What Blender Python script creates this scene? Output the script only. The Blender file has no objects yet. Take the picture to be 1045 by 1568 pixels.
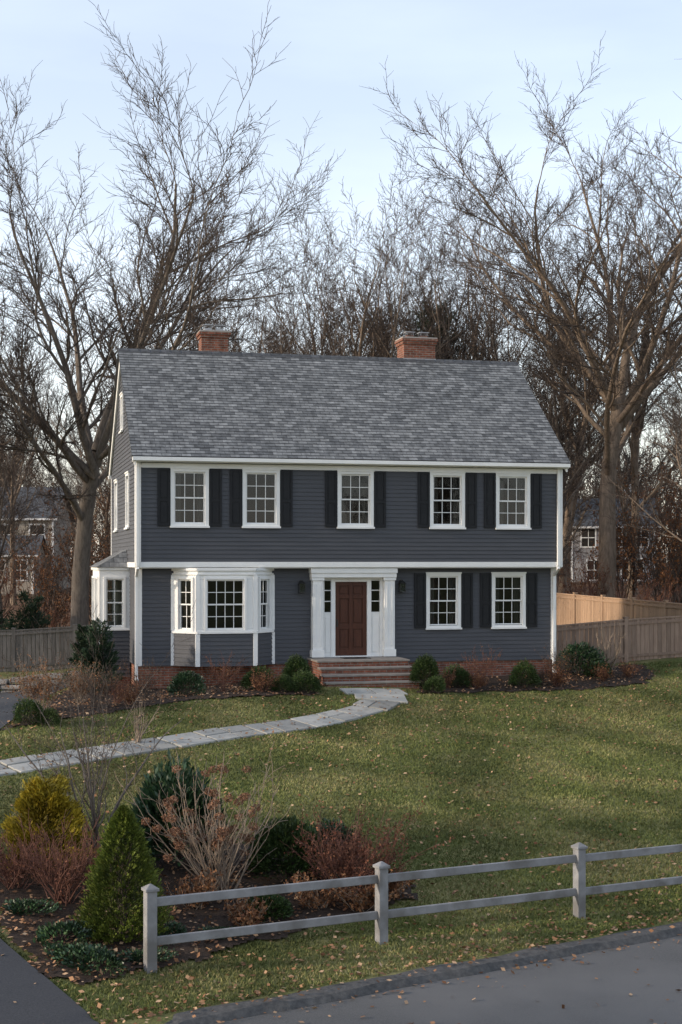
import bpy, math, random
import numpy as np
from mathutils import Vector, Matrix
from mathutils import noise as mn
rad = math.radians
random.seed(7)
RNG = np.random.default_rng(11)
scene = bpy.context.scene
COL = scene.collection

# ------------------------------------------------------------------ materials
def newmat(name):
    m = bpy.data.materials.new(name); m.use_nodes = True
    nt = m.node_tree
    b = nt.nodes["Principled BSDF"]
    return m, nt, b
def N(nt, t, **kw):
    n = nt.nodes.new(t)
    for k, v in kw.items(): setattr(n, k, v)
    return n
def ramp(nt, stops):
    r = nt.nodes.new("ShaderNodeValToRGB")
    e = r.color_ramp.elements
    while len(e) < len(stops): e.new(0.5)
    for i, (p, c) in enumerate(stops):
        e[i].position = p; e[i].color = (c[0], c[1], c[2], 1)
    return r
def pmat(name, c1, c2, scale=5, rough=.7, bump=0, bscale=40, coord='Object', spec=.3, stretch=(1,1,1), lo=.3, hi=.7, c3=None, s3=.6, isl=0):
    m, nt, b = newmat(name)
    tc = N(nt, "ShaderNodeTexCoord"); mp = N(nt, "ShaderNodeMapping")
    mp.inputs['Scale'].default_value = stretch
    nt.links.new(tc.outputs[coord], mp.inputs[0])
    nz = N(nt, "ShaderNodeTexNoise"); nz.inputs['Scale'].default_value = scale; nz.inputs['Detail'].default_value = 6
    nz.inputs['Roughness'].default_value = .65
    nt.links.new(mp.outputs[0], nz.inputs['Vector'])
    r = ramp(nt, [(lo, c1), (hi, c2)])
    nt.links.new(nz.outputs[0], r.inputs[0])
    out = r.outputs[0]
    if c3 is not None:
        n3 = N(nt, "ShaderNodeTexNoise"); n3.inputs['Scale'].default_value = s3; n3.inputs['Detail'].default_value = 5
        nt.links.new(tc.outputs[coord], n3.inputs['Vector'])
        r3 = ramp(nt, [(.45, (0,0,0)), (.65, (1,1,1))]); nt.links.new(n3.outputs[0], r3.inputs[0])
        mx = N(nt, "ShaderNodeMix", data_type='RGBA'); nt.links.new(r3.outputs[0], mx.inputs[0])
        nt.links.new(out, mx.inputs[6]); mx.inputs[7].default_value = (*c3, 1)
        out = mx.outputs[2]
    if isl:
        g = N(nt, "ShaderNodeNewGeometry"); mr = N(nt, "ShaderNodeMapRange"); mr.inputs[3].default_value = 1-isl; mr.inputs[4].default_value = 1+isl
        nt.links.new(g.outputs['Random Per Island'], mr.inputs[0])
        vm = N(nt, "ShaderNodeVectorMath", operation='SCALE'); nt.links.new(out, vm.inputs[0]); nt.links.new(mr.outputs[0], vm.inputs['Scale']); out = vm.outputs[0]
    nt.links.new(out, b.inputs['Base Color'])
    b.inputs['Roughness'].default_value = rough
    b.inputs['Specular IOR Level'].default_value = spec
    if bump:
        n2 = N(nt, "ShaderNodeTexNoise"); n2.inputs['Scale'].default_value = bscale; n2.inputs['Detail'].default_value = 5
        nt.links.new(mp.outputs[0], n2.inputs['Vector'])
        bp = N(nt, "ShaderNodeBump"); bp.inputs['Strength'].default_value = bump; bp.inputs['Distance'].default_value = .02
        nt.links.new(n2.outputs[0], bp.inputs['Height']); nt.links.new(bp.outputs[0], b.inputs['Normal'])
    return m
def rmat(name, cols, rough=.6, spec=.25, nscale=1.5, dark=.55, lite=1.25):
    m, nt, b = newmat(name)
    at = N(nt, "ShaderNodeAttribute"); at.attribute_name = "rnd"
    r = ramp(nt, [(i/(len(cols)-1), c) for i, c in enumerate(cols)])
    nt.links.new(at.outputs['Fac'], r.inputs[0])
    tc = N(nt, "ShaderNodeTexCoord"); nz = N(nt, "ShaderNodeTexNoise"); nz.inputs['Scale'].default_value = nscale
    nz.inputs['Detail'].default_value = 4
    nt.links.new(tc.outputs['Object'], nz.inputs['Vector'])
    mr = N(nt, "ShaderNodeMapRange"); mr.inputs[1].default_value = .35; mr.inputs[2].default_value = .65
    mr.inputs[3].default_value = dark; mr.inputs[4].default_value = lite
    nt.links.new(nz.outputs[0], mr.inputs[0])
    vm = N(nt, "ShaderNodeVectorMath", operation='SCALE'); nt.links.new(r.outputs[0], vm.inputs[0]); nt.links.new(mr.outputs[0], vm.inputs['Scale'])
    nt.links.new(vm.outputs[0], b.inputs['Base Color'])
    b.inputs['Roughness'].default_value = rough; b.inputs['Specular IOR Level'].default_value = spec
    return m
def brickmat(name, c1, c2, cm, bw=.2, rh=.068, mort=.009, bump=.5, lo=.65, hi=1.3):
    m, nt, b = newmat(name)
    tc = N(nt, "ShaderNodeTexCoord")
    br = N(nt, "ShaderNodeTexBrick")
    br.inputs['Scale'].default_value = 1; br.inputs['Brick Width'].default_value = bw; br.inputs['Row Height'].default_value = rh
    br.inputs['Mortar Size'].default_value = mort; br.inputs['Color1'].default_value = (*c1, 1); br.inputs['Color2'].default_value = (*c2, 1)
    br.inputs['Mortar'].default_value = (*cm, 1); br.inputs['Mortar Smooth'].default_value = .2
    nt.links.new(tc.outputs['UV'], br.inputs['Vector'])
    nz = N(nt, "ShaderNodeTexNoise"); nz.inputs['Scale'].default_value = 6; nz.inputs['Detail'].default_value = 8
    nt.links.new(tc.outputs['UV'], nz.inputs['Vector'])
    mr = N(nt, "ShaderNodeMapRange"); mr.inputs[1].default_value = .3; mr.inputs[2].default_value = .7; mr.inputs[3].default_value = lo; mr.inputs[4].default_value = hi
    nt.links.new(nz.outputs[0], mr.inputs[0])
    vm = N(nt, "ShaderNodeVectorMath", operation='SCALE'); nt.links.new(br.outputs[0], vm.inputs[0]); nt.links.new(mr.outputs[0], vm.inputs['Scale'])
    nt.links.new(vm.outputs[0], b.inputs['Base Color'])
    bp = N(nt, "ShaderNodeBump"); bp.inputs['Strength'].default_value = bump; bp.inputs['Distance'].default_value = .01; bp.invert = True
    nt.links.new(br.outputs['Fac'], bp.inputs['Height']); nt.links.new(bp.outputs[0], b.inputs['Normal'])
    b.inputs['Roughness'].default_value = .9; b.inputs['Specular IOR Level'].default_value = .2
    return m

M = {}
M['siding'] = pmat('slate_siding', (.064,.067,.077), (.082,.085,.096), 3, .6, .15, 60, stretch=(.4,.4,6), spec=.25)
M['white'] = pmat('white_trim_paint', (.74,.74,.73), (.82,.82,.80), 2, .5, .05, 30, spec=.35)
M['shutter'] = pmat('black_shutter_paint', (.010,.011,.014), (.016,.017,.020), 6, .5, spec=.25)
M['black'] = pmat('black_metal', (.01,.01,.01), (.02,.02,.02), 8, .35, spec=.5)
M['brick'] = brickmat('red_brick', (.26,.09,.055), (.16,.06,.04), (.22,.19,.16))
M['shingle'] = brickmat('asphalt_shingle', (.230,.236,.238), (.100,.105,.110), (.05,.052,.055), .26, .14, .006, .3, .6, 1.35)
M['shingle2'] = brickmat('dark_shingle', (.10,.105,.115), (.07,.075,.08), (.05,.05,.055), .3, .15, .01, .3)
M['tread'] = pmat('stone_tread', (.20,.175,.15), (.30,.27,.24), 4, .85, .2, 30)
M['bluestone'] = pmat('bluestone_paving', (.25,.25,.235), (.36,.345,.31), 1.3, .8, .15, 30, lo=.4, hi=.6, isl=.25)
M['door'] = pmat('mahogany_door', (.050,.016,.010), (.090,.030,.016), 3, .4, .05, 30, stretch=(8,8,.8), spec=.3)
M['dark'] = pmat('dark_interior', (.02,.018,.016), (.035,.03,.026), 1, .9)
M['curtain'] = pmat('curtain_cloth', (.06,.057,.05), (.13,.12,.11), 9, .9, stretch=(8,8,.3))
M['asphalt'] = pmat('asphalt', (.070,.070,.070), (.125,.124,.122), 45, .85, .5, 160, spec=.3, c3=(.13,.128,.126), s3=.35)
M['drive'] = pmat('driveway_asphalt', (.036,.037,.041), (.062,.063,.068), 40, .8, .4, 150)
M['curb'] = pmat('asphalt_curb', (.05,.05,.05), (.12,.115,.11), 12, .9, .6, 60)
M['mulch'] = pmat('bark_mulch', (.014,.009,.007), (.065,.043,.030), 28, .95, 1.0, 60)
M['rail'] = pmat('weathered_rail_paint', (.19,.19,.195), (.29,.29,.295), 3, .75, .2, 40, stretch=(1,1,1), c3=(.15,.145,.14), s3=2.5)
M['cedar'] = pmat('cedar_fence_wood', (.20,.135,.10), (.32,.23,.175), 3, .8, .2, 40, stretch=(5,5,.6), isl=.2)
M['cedar2'] = pmat('sunlit_cedar_wood', (.34,.22,.14), (.44,.30,.20), 3, .8, .2, 40, stretch=(5,5,.6), isl=.15)  # cedar with the low sun's orange light on the rear fence mixed into its colour
M['grayfence'] = pmat('gray_fence_wood', (.11,.10,.09), (.20,.18,.17), 3, .85, .2, 40, stretch=(5,5,.6), isl=.2)
M['stone'] = pmat('fieldstone', (.10,.10,.10), (.30,.28,.26), 4, .9, .5, 20)
M['bark'] = pmat('tree_bark', (.095,.078,.066), (.24,.20,.165), 4, .9, .8, 22, stretch=(3,3,.6))
M['bark_warm'] = pmat('tree_bark_warm', (.12,.092,.068), (.29,.22,.165), 4, .9, .8, 22, stretch=(3,3,.6))
M['twig'] = pmat('twigs', (.050,.038,.031), (.095,.073,.060), 2, .85)
M['twig_tan'] = pmat('tan_twigs', (.19,.145,.11), (.32,.25,.19), 3, .8)
M['twig_red'] = pmat('red_twigs', (.10,.045,.035), (.18,.085,.06), 3, .8)
M['beige'] = pmat('beige_siding', (.28,.245,.20), (.35,.31,.26), 2, .8, stretch=(.3,.3,8))
M['grayhouse'] = pmat('gray_siding', (.26,.25,.25), (.34,.33,.33), 2, .8, stretch=(.3,.3,8))
M['metal'] = pmat('galvanised_cap', (.30,.31,.33), (.42,.43,.45), 5, .4)
M['concrete'] = pmat('chimney_crown', (.30,.28,.26), (.42,.40,.37), 5, .9)
M['leaf_rhodo'] = rmat('rhododendron_leaves', [(.014,.034,.016),(.028,.062,.026),(.055,.10,.042)], .4, .4)
M['leaf_box'] = rmat('boxwood_leaves', [(.020,.040,.012),(.040,.070,.018),(.075,.11,.030)], .55)
M['leaf_spruce'] = rmat('spruce_needles', [(.035,.055,.010),(.090,.120,.018),(.15,.185,.03)], .6)
M['leaf_gold'] = rmat('golden_foliage', [(.14,.10,.012),(.34,.25,.02),(.50,.38,.035)], .6, dark=.55)
M['leaf_pine'] = rmat('pine_needles', [(.014,.030,.016),(.03,.055,.028),(.05,.08,.04)], .7)
M['leaf_brown'] = rmat('dried_leaves', [(.09,.035,.018),(.18,.08,.035),(.30,.15,.07)], .8)
M['leaf_red'] = rmat('russet_leaves', [(.07,.025,.016),(.14,.05,.03),(.20,.09,.05)], .8)
M['leaf_orange'] = rmat('beech_leaves', [(.12,.05,.025),(.24,.10,.04),(.34,.17,.08)], .8, nscale=.3)
M['flower'] = rmat('dried_flower_heads', [(.13,.06,.035),(.24,.12,.07),(.36,.21,.13)], .85, nscale=6)
M['litter'] = rmat('fallen_leaf', [(.10,.045,.022),(.20,.10,.05),(.31,.17,.09),(.46,.31,.19)], .8, nscale=.7, dark=.8)
M['grass'] = rmat('grass_blades', [(.066,.085,.022),(.112,.130,.036),(.180,.178,.062),(.34,.28,.14)], .7, nscale=.5, dark=.66, lite=1.35)

def glassmat():
    m, nt, b = newmat('window_glass'); nt.nodes.remove(b)
    out = nt.nodes['Material Output']
    g = N(nt, "ShaderNodeBsdfGlossy"); g.inputs['Roughness'].default_value = .02; g.inputs['Color'].default_value = (.9,.93,1,1)
    t = N(nt, "ShaderNodeBsdfTransparent"); t.inputs['Color'].default_value = (.7,.75,.75,1)
    fr = N(nt, "ShaderNodeFresnel"); fr.inputs['IOR'].default_value = 1.5
    nz = N(nt, "ShaderNodeTexNoise"); nz.inputs['Scale'].default_value = 1.6
    tc = N(nt, "ShaderNodeTexCoord"); nt.links.new(tc.outputs['Object'], nz.inputs['Vector'])
    bp = N(nt, "ShaderNodeBump"); bp.inputs['Strength'].default_value = .05; bp.inputs['Distance'].default_value = .05
    nt.links.new(nz.outputs[0], bp.inputs['Height']); nt.links.new(bp.outputs[0], g.inputs['Normal'])
    mx = N(nt, "ShaderNodeMixShader"); nt.links.new(fr.outputs[0], mx.inputs[0]); nt.links.new(t.outputs[0], mx.inputs[1]); nt.links.new(g.outputs[0], mx.inputs[2])
    nt.links.new(mx.outputs[0], out.inputs[0]); return m
M['glass'] = glassmat()

def groundmat():
    m, nt, b = newmat('ground')
    geo = N(nt, "ShaderNodeNewGeometry"); sp = N(nt, "ShaderNodeSeparateXYZ"); nt.links.new(geo.outputs['Position'], sp.inputs[0])
    def noi(s, d=6):
        n = N(nt, "ShaderNodeTexNoise"); n.inputs['Scale'].default_value = s; n.inputs['Detail'].default_value = d
        nt.links.new(geo.outputs['Position'], n.inputs['Vector']); return n
    a = noi(28); r1 = ramp(nt, [(.3,(.044,.056,.018)), (.55,(.105,.122,.036)), (.75,(.20,.185,.08))]); nt.links.new(a.outputs[0], r1.inputs[0])
    c = noi(.8, 8); r2 = ramp(nt, [(.40,(0,0,0)), (.62,(.9,.9,.9))]); nt.links.new(c.outputs[0], r2.inputs[0])
    mx = N(nt, "ShaderNodeMix", data_type='RGBA'); nt.links.new(r2.outputs[0], mx.inputs[0]); nt.links.new(r1.outputs[0], mx.inputs[6]); mx.inputs[7].default_value = (.22,.20,.09,1)
    w = noi(9, 8); r3 = ramp(nt, [(.3,(.05,.03,.02)), (.5,(.13,.075,.045)), (.7,(.25,.15,.09))]); nt.links.new(w.outputs[0], r3.inputs[0])
    mr = N(nt, "ShaderNodeMapRange"); mr.inputs[1].default_value = 50; mr.inputs[2].default_value = 54; nt.links.new(sp.outputs[1], mr.inputs[0])
    m2 = N(nt, "ShaderNodeMix", data_type='RGBA'); nt.links.new(mr.outputs[0], m2.inputs[0]); nt.links.new(mx.outputs[2], m2.inputs[6]); nt.links.new(r3.outputs[0], m2.inputs[7])
    nt.links.new(m2.outputs[2], b.inputs['Base Color']); b.inputs['Roughness'].default_value = .95; b.inputs['Specular IOR Level'].default_value = .1
    bp = N(nt, "ShaderNodeBump"); bp.inputs['Strength'].default_value = .6; bp.inputs['Distance'].default_value = .03
    nt.links.new(a.outputs[0], bp.inputs['Height']); nt.links.new(bp.outputs[0], b.inputs['Normal'])
    return m
M['ground'] = groundmat()

# ------------------------------------------------------------------ mesh helpers
def empty(name, loc=(0,0,0), rotz=0):
    o = bpy.data.objects.new(name, None); o.location = loc; o.rotation_euler = (0,0,rotz); COL.objects.link(o); return o
class MB:
    def __init__(s): s.v=[]; s.f=[]; s.m=[]; s.uv={}
    def face(s, pts, mi, uv=None):
        i = len(s.v); s.v += [tuple(p) for p in pts]; s.f.append(tuple(range(i, i+len(pts)))); s.m.append(mi)
        if uv: s.uv[len(s.f)-1] = uv
    def hexa(s, c, mi):   # c: 4 bottom ccw, 4 top
        i = len(s.v); s.v += [tuple(p) for p in c]
        for q in ((3,2,1,0),(4,5,6,7),(0,1,5,4),(1,2,6,5),(2,3,7,6),(3,0,4,7)):
            s.f.append(tuple(i+k for k in q)); s.m.append(mi)
    def box(s, x0,x1,y0,y1,z0,z1, mi):
        s.hexa([(x0,y0,z0),(x1,y0,z0),(x1,y1,z0),(x0,y1,z0),(x0,y0,z1),(x1,y0,z1),(x1,y1,z1),(x0,y1,z1)], mi)
    def mbox(s, mp, a0,a1,n0,n1,z0,z1, mi):
        s.hexa([mp(a0,n1,z0),mp(a1,n1,z0),mp(a1,n0,z0),mp(a0,n0,z0),mp(a0,n1,z1),mp(a1,n1,z1),mp(a1,n0,z1),mp(a0,n0,z1)], mi)
    def beam(s, p0, p1, w, h, mi):
        p0=Vector(p0); p1=Vector(p1); d=(p1-p0); sd=Vector((d.y,-d.x,0)).normalized()*(w/2); u=Vector((0,0,h/2))
        s.hexa([p0+sd-u,p1+sd-u,p1-sd-u,p0-sd-u,p0+sd+u,p1+sd+u,p1-sd+u,p0-sd+u], mi)
    def build(s, name, mats, parent=None, bevel=0):
        me = bpy.data.meshes.new(name); me.from_pydata(s.v, [], s.f)
        for k in mats: me.materials.append(M[k])
        me.polygons.foreach_set('material_index', s.m)
        uvl = me.uv_layers.new(name='UVMap'); co = s.v
        for p in me.polygons:
            if p.index in s.uv:
                for li, uv in zip(p.loop_indices, s.uv[p.index]): uvl.data[li].uv = uv
                continue
            n = p.normal; ax = max(range(3), key=lambda k: abs(n[k]))
            for li in p.loop_indices:
                c = co[me.loops[li].vertex_index]
                uvl.data[li].uv = (c[1],c[2]) if ax==0 else ((c[0],c[2]) if ax==1 else (c[0],c[1]))
        o = bpy.data.objects.new(name, me); COL.objects.link(o)
        if parent: o.parent = parent
        if bevel:
            b = o.modifiers.new('bevel','BEVEL'); b.width = bevel; b.segments = 1; b.limit_method='ANGLE'
        return o
def plane_map(P0, P1):
    P0=np.array(P0,float); P1=np.array(P1,float); d=(P1-P0)/np.linalg.norm(P1-P0); n=np.array([d[1],-d[0]])
    return lambda a,k,z: (P0[0]+d[0]*a+n[0]*k, P0[1]+d[1]*a+n[1]*k, z)
def np_mesh(name, V, F, mats, midx=None, rnd=None, smooth=False):
    me = bpy.data.meshes.new(name)
    V=np.ascontiguousarray(V,dtype=np.float32); F=np.ascontiguousarray(F,dtype=np.int32)
    me.vertices.add(len(V)); me.vertices.foreach_set('co', V.ravel())
    me.loops.add(F.size); me.loops.foreach_set('vertex_index', F.ravel())
    me.polygons.add(len(F)); me.polygons.foreach_set('loop_start', np.arange(len(F),dtype=np.int32)*F.shape[1])
    for k in mats: me.materials.append(M[k])
    if midx is not None: me.polygons.foreach_set('material_index', midx.astype(np.int32))
    if smooth: me.polygons.foreach_set('use_smooth', np.ones(len(F),dtype=bool))
    me.update(calc_edges=True)
    if rnd is not None:
        a = me.attributes.new('rnd','FLOAT','FACE'); a.data.foreach_set('value', rnd.astype(np.float32))
    return me
def add(name, me, loc=(0,0,0), rotz=0, scale=1, parent=None):
    o = bpy.data.objects.new(name, me); o.location=loc; o.rotation_euler=(0,0,rotz)
    o.scale = (scale,)*3 if not hasattr(scale,'__len__') else scale
    COL.objects.link(o)
    if parent: o.parent=parent
    return o
def norm(a): return a/np.maximum(np.linalg.norm(a,axis=-1,keepdims=True),1e-9)

# ------------------------------------------------------------------ terrain
def sm(t): t=np.clip(t,0,1); return t*t*(3-2*t)
def Q(x,y): return -.53*(x-.3)+.848*(y-18.3)
def hh(x,y):
    x=np.asarray(x,float); y=np.asarray(y,float); q=Q(x,y)
    z = -2.05+2.0*np.clip((q-1.2)/14.8,0,1)
    z = np.where(q<1.2, -2.2+.15*np.clip((q-.2),-.8,1.0), z)
    z = np.where(q<.1, -2.33, z)
    z = np.where(q<-7.1, -2.24, z)
    z = z -.16*sm((-2-x)/3)*sm((q-13)/5) -.42*sm((-6-x)/5)*sm((q-9)/7) + .30*sm((x-5)/6)*sm((y-36)/8) + 1.9*sm((y-56)/60)
    z = z + np.where((q>1.5), .025*np.sin(x*.9+1.3)*np.sin(y*.7), 0)
    return z
def hz(x,y): return float(hh(x,y))
xs = np.concatenate([[-1500,-700,-300,-150,-90,-60,-40,-30,-22,-17,-14],np.arange(-12,13,.25),[14,17,22,30,40,60,90,150,300,700,1500]])
ys = np.concatenate([[-1500,-600,-250,-120,-60,-30,-15,-5,2,7],np.arange(10,48,.25),[49,51,54,58,63,70,78,88,100,116,140,180,250,400,800,1800]])
X,Y = np.meshgrid(xs,ys); Z = hh(X,Y)
V = np.stack([X.ravel(),Y.ravel(),Z.ravel()],1); nx=len(xs); ny=len(ys)
I = (np.arange(ny-1)[:,None]*nx+np.arange(nx-1)[None,:]).ravel()
F = np.stack([I,I+1,I+nx+1,I+nx],1)
add('ground', np_mesh('ground',V,F,['ground'],smooth=True))

ROADD=np.array([.848,.53]); RN=np.array([-.53,.848]); RP=np.array([.3,18.3])
def rp(t,q): p=RP+ROADD*t+RN*q; return p
mb=MB()
for t in np.arange(-80,80,4):
    c=[rp(t,-7.0),rp(t+4,-7.0),rp(t+4,.06),rp(t,.06)]
    mb.face([(p[0],p[1],-2.285) for p in c],0)
mb.build('road',['asphalt'])
mb=MB()
prof=[(-.10,-2.284),(-.02,-2.20),(.10,-2.18),(.22,-2.19),(.30,-2.26)]
def curb_run(t0,t1,mir=False):
    n=int((t1-t0)/.35)
    for i in range(n):
        for k in range(len(prof)-1):
            pts=[]
            for (tt,kk) in ((i,k),(i+1,k),(i+1,k+1),(i,k+1)):
                t=t0+(t1-t0)*tt/n; w=.02*math.sin(t*2.3)+.012*math.sin(t*7.1)
                q=prof[kk][0]; z=prof[kk][1]+(.012*math.sin(t*3.7+kk) if 0<kk<4 else 0)
                if tt in(0,n) and 0<kk<4: z=-2.28
                q2=(q+w) if not mir else (-7.05-q-w)
                p=rp(t,q2); pts.append((p[0],p[1],z))
            mb.face(pts,0)
curb_run(-2.9,70); curb_run(-70,-10.3); curb_run(-70,70,True)
mb.build('curb',['curb'])
# driveway
R=[(-2.3,15.9),(-2.85,16.75),(-3.8,18.0),(-4.6,19.1),(-5.8,22),(-6.8,25.5),(-7.2,28.5),(-7.2,32),(-7.6,37),(-7.7,41.5)]
L=[(-9.3,11.4),(-9.3,13.5),(-9.3,15.5),(-9.4,17.5),(-9.8,20.5),(-10.4,24.5),(-11,28),(-11.3,32),(-11.5,37),(-11.5,41.5)]
def resample(P,n):
    P=np.array(P); t=np.linspace(0,len(P)-1,n); i=np.minimum(t.astype(int),len(P)-2); f=(t-i)[:,None]; return P[i]*(1-f)+P[i+1]*f
Rr=resample(R,150); Lr=resample(L,150); G=np.linspace(0,1,30)
pts=Rr[:,None,:]*(1-G[None,:,None])+Lr[:,None,:]*G[None,:,None]
Zd=hh(pts[...,0],pts[...,1]); qd=Q(pts[...,0],pts[...,1]); Zd=np.where(qd<.5, -2.279+np.clip((qd+.35)/.65,0,1)*(.125), Zd+.035); Zd=np.maximum(Zd,-2.279)
V=np.concatenate([pts.reshape(-1,2),Zd.reshape(-1,1)],1); I=(np.arange(149)[:,None]*30+np.arange(29)[None,:]).ravel()
add('driveway', np_mesh('driveway',V,np.stack([I,I+30,I+31,I+1],1),['drive'],smooth=True))
drive_poly=np.array(R+L[::-1])

def inpoly(px,py,poly):
    ins=np.zeros(px.shape,bool); n=len(poly); j=n-1
    for i in range(n):
        xi,yi=poly[i]; xj,yj=poly[j]
        c=((yi>py)!=(yj>py))&(px<(xj-xi)*(py-yi)/((yj-yi)+1e-12)+xi); ins^=c; j=i
    return ins
bed_front=np.array([(-5.3,21.3),(-4.3,22.9),(-3.34,24.0),(-2.07,23.8),(-.77,23.3),(.4,23.1),(1.1,22.3),(1.25,21.6),(.4,20.9),(-.73,19.8),(-1.9,18.75),(-2.66,18.15),(-3.2,17.5),(-3.75,17.95),(-4.45,19.0),(-5.1,20.5)])
bed_left=np.array([(-7.1,30.2),(-6.1,31.6),(-4.2,33.9),(-1.96,35.2),(-.6,35.9),(-.5,39.5),(-5.6,39.5),(-6.9,42),(-7.4,38),(-7.1,33)])
bed_right=np.array([(1.95,36.9),(3.9,37.9),(6.85,39.0),(8.6,40.2),(9.1,41.5),(8.8,42.8),(6.3,42.5),(5.9,41),(1.8,40)])
def sheet(name,poly,mat,step=.09,off=.035,bump=.03):
    x0,y0=poly.min(0)-.2; x1,y1=poly.max(0)+.2
    gx=np.arange(x0,x1,step); gy=np.arange(y0,y1,step); X,Y=np.meshgrid(gx,gy)
    ox=.07*np.sin(Y*5)+.05*np.sin(Y*11+X*4); oy=.07*np.sin(X*6)+.05*np.sin(X*13)
    ins=inpoly(X+ox,Y+oy,poly)
    Z=hh(X,Y)+off+RNG.uniform(-bump/2,bump/2,X.shape)
    nx=len(gx); ok=(ins[:-1,:-1]&ins[1:,1:]).ravel()
    I=(np.arange(len(gy)-1)[:,None]*nx+np.arange(nx-1)[None,:]).ravel()[ok]
    return add(name,np_mesh(name,np.stack([X.ravel(),Y.ravel(),Z.ravel()],1),np.stack([I,I+1,I+nx+1,I+nx],1),[mat],smooth=True))
bedroot=empty('mulch_bed')
for nm,p in (('front_bed',bed_front),('left_bed',bed_left),('right_bed',bed_right)):
    o=sheet(nm,p,'mulch'); o.parent=bedroot

# path
PC=[(.72,37.0),(.98,36.2),(.90,35.3),(.30,34.25),(-.95,32.6),(-2.68,31.0),(-4.27,29.4),(-5.24,28.35),(-6.35,27.2),(-7.0,26.7)]
def catmull(P,n=14):
    P=[np.array(p) for p in P]; P=[2*P[0]-P[1]]+P+[2*P[-1]-P[-2]]; out=[]
    for i in range(1,len(P)-2):
        for k in range(n):
            t=k/n; a,b,c,d=P[i-1:i+3]; out.append(.5*((2*b)+(c-a)*t+(2*a-5*b+4*c-d)*t*t+(3*b-a-3*c+d)*t**3))
    out.append(P[-2]); return np.array(out)
C=catmull(PC); seg=np.linalg.norm(np.diff(C,axis=0),axis=1); S=np.concatenate([[0],np.cumsum(seg)])
def at(s):
    x=np.interp(s,S,C[:,0]); y=np.interp(s,S,C[:,1]); x2=np.interp(min(s+.05,S[-1]),S,C[:,0]); y2=np.interp(min(s+.05,S[-1]),S,C[:,1]); x1=np.interp(max(s-.05,0),S,C[:,0]); y1=np.interp(max(s-.05,0),S,C[:,1])
    d=np.array([x2-x1,y2-y1]); d/=np.linalg.norm(d); return np.array([x,y]),np.array([-d[1],d[0]])
mb=MB(); s=0; rr=random.Random(3)
while s<S[-1]-.4:
    l=rr.uniform(.5,1.0); e=min(s+l,S[-1]); sp=rr.uniform(-.15,.15) if rr.random()<.6 else None
    W=.42+ .40*max(0,1-s/1.6)
    parts=[(-W-rr.uniform(-.05,.05),W+rr.uniform(-.05,.05))] if sp is None else [(-W,sp-.022),(sp+.022,W)]
    for (a,b) in parts:
        c=[]; dz=rr.uniform(-.008,.01)
        for (ss,w) in ((s+.03,a),(s+.03,b),(e-.03,b),(e-.03,a)):
            p,nn=at(ss+rr.uniform(-.015,.015)); g=p+nn*w; c.append((g[0],g[1],hz(g[0],g[1])+.045+dz))
        mb.hexa([(x,y,z-.12) for x,y,z in c]+c,0)
    s=e
mb.build('stone_path',['bluestone'],bevel=.008)
pathC=C

# ------------------------------------------------------------------ house
HA=rad(13.6); HO=(-5.41,37.9,0)
H=empty('colonial_house',HO,HA)
W_,D_=12.0,8.0
front2=plane_map((0,0),(W_,0)); front1=plane_map((.05,.35),(W_-.05,.35))
left=plane_map((0,D_),(0,0)); right=plane_map((W_,0),(W_,D_)); back=plane_map((W_,D_),(0,D_))
def siding(mb,mp,a0,a1,z0,z1,opens=(),mi=0,expo=.112,clip=None):
    z=z0
    while z<z1-.005:
        zt=min(z+expo,z1); zm=(z+zt)/2
        b0,b1,t0,t1=a0,a1,a0,a1
        if clip: b0,b1=clip(z); t0,t1=clip(zt)
        iv=[(b0,b1)]
        for (x0,x1,y0,y1) in opens:
            if y0<zm<y1:
                nv=[]
                for (p,q) in iv:
                    if x1<=p or x0>=q: nv.append((p,q))
                    else:
                        if x0>p: nv.append((p,x0))
                        if x1<q: nv.append((x1,q))
                iv=nv
        for (p,q) in iv:
            pt=t0 if p==b0 else p; qt=t1 if q==b1 else q
            if qt<pt: qt=pt=(pt+qt)/2
            mb.face([mp(p,.020,z),mp(q,.020,z),mp(qt,.003,zt),mp(pt,.003,zt)],mi)
            mb.face([mp(p,0,z),mp(q,0,z),mp(q,.020,z),mp(p,.020,z)],mi)
        z=zt
wmats=['white','glass','curtain','shutter','dark']
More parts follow.
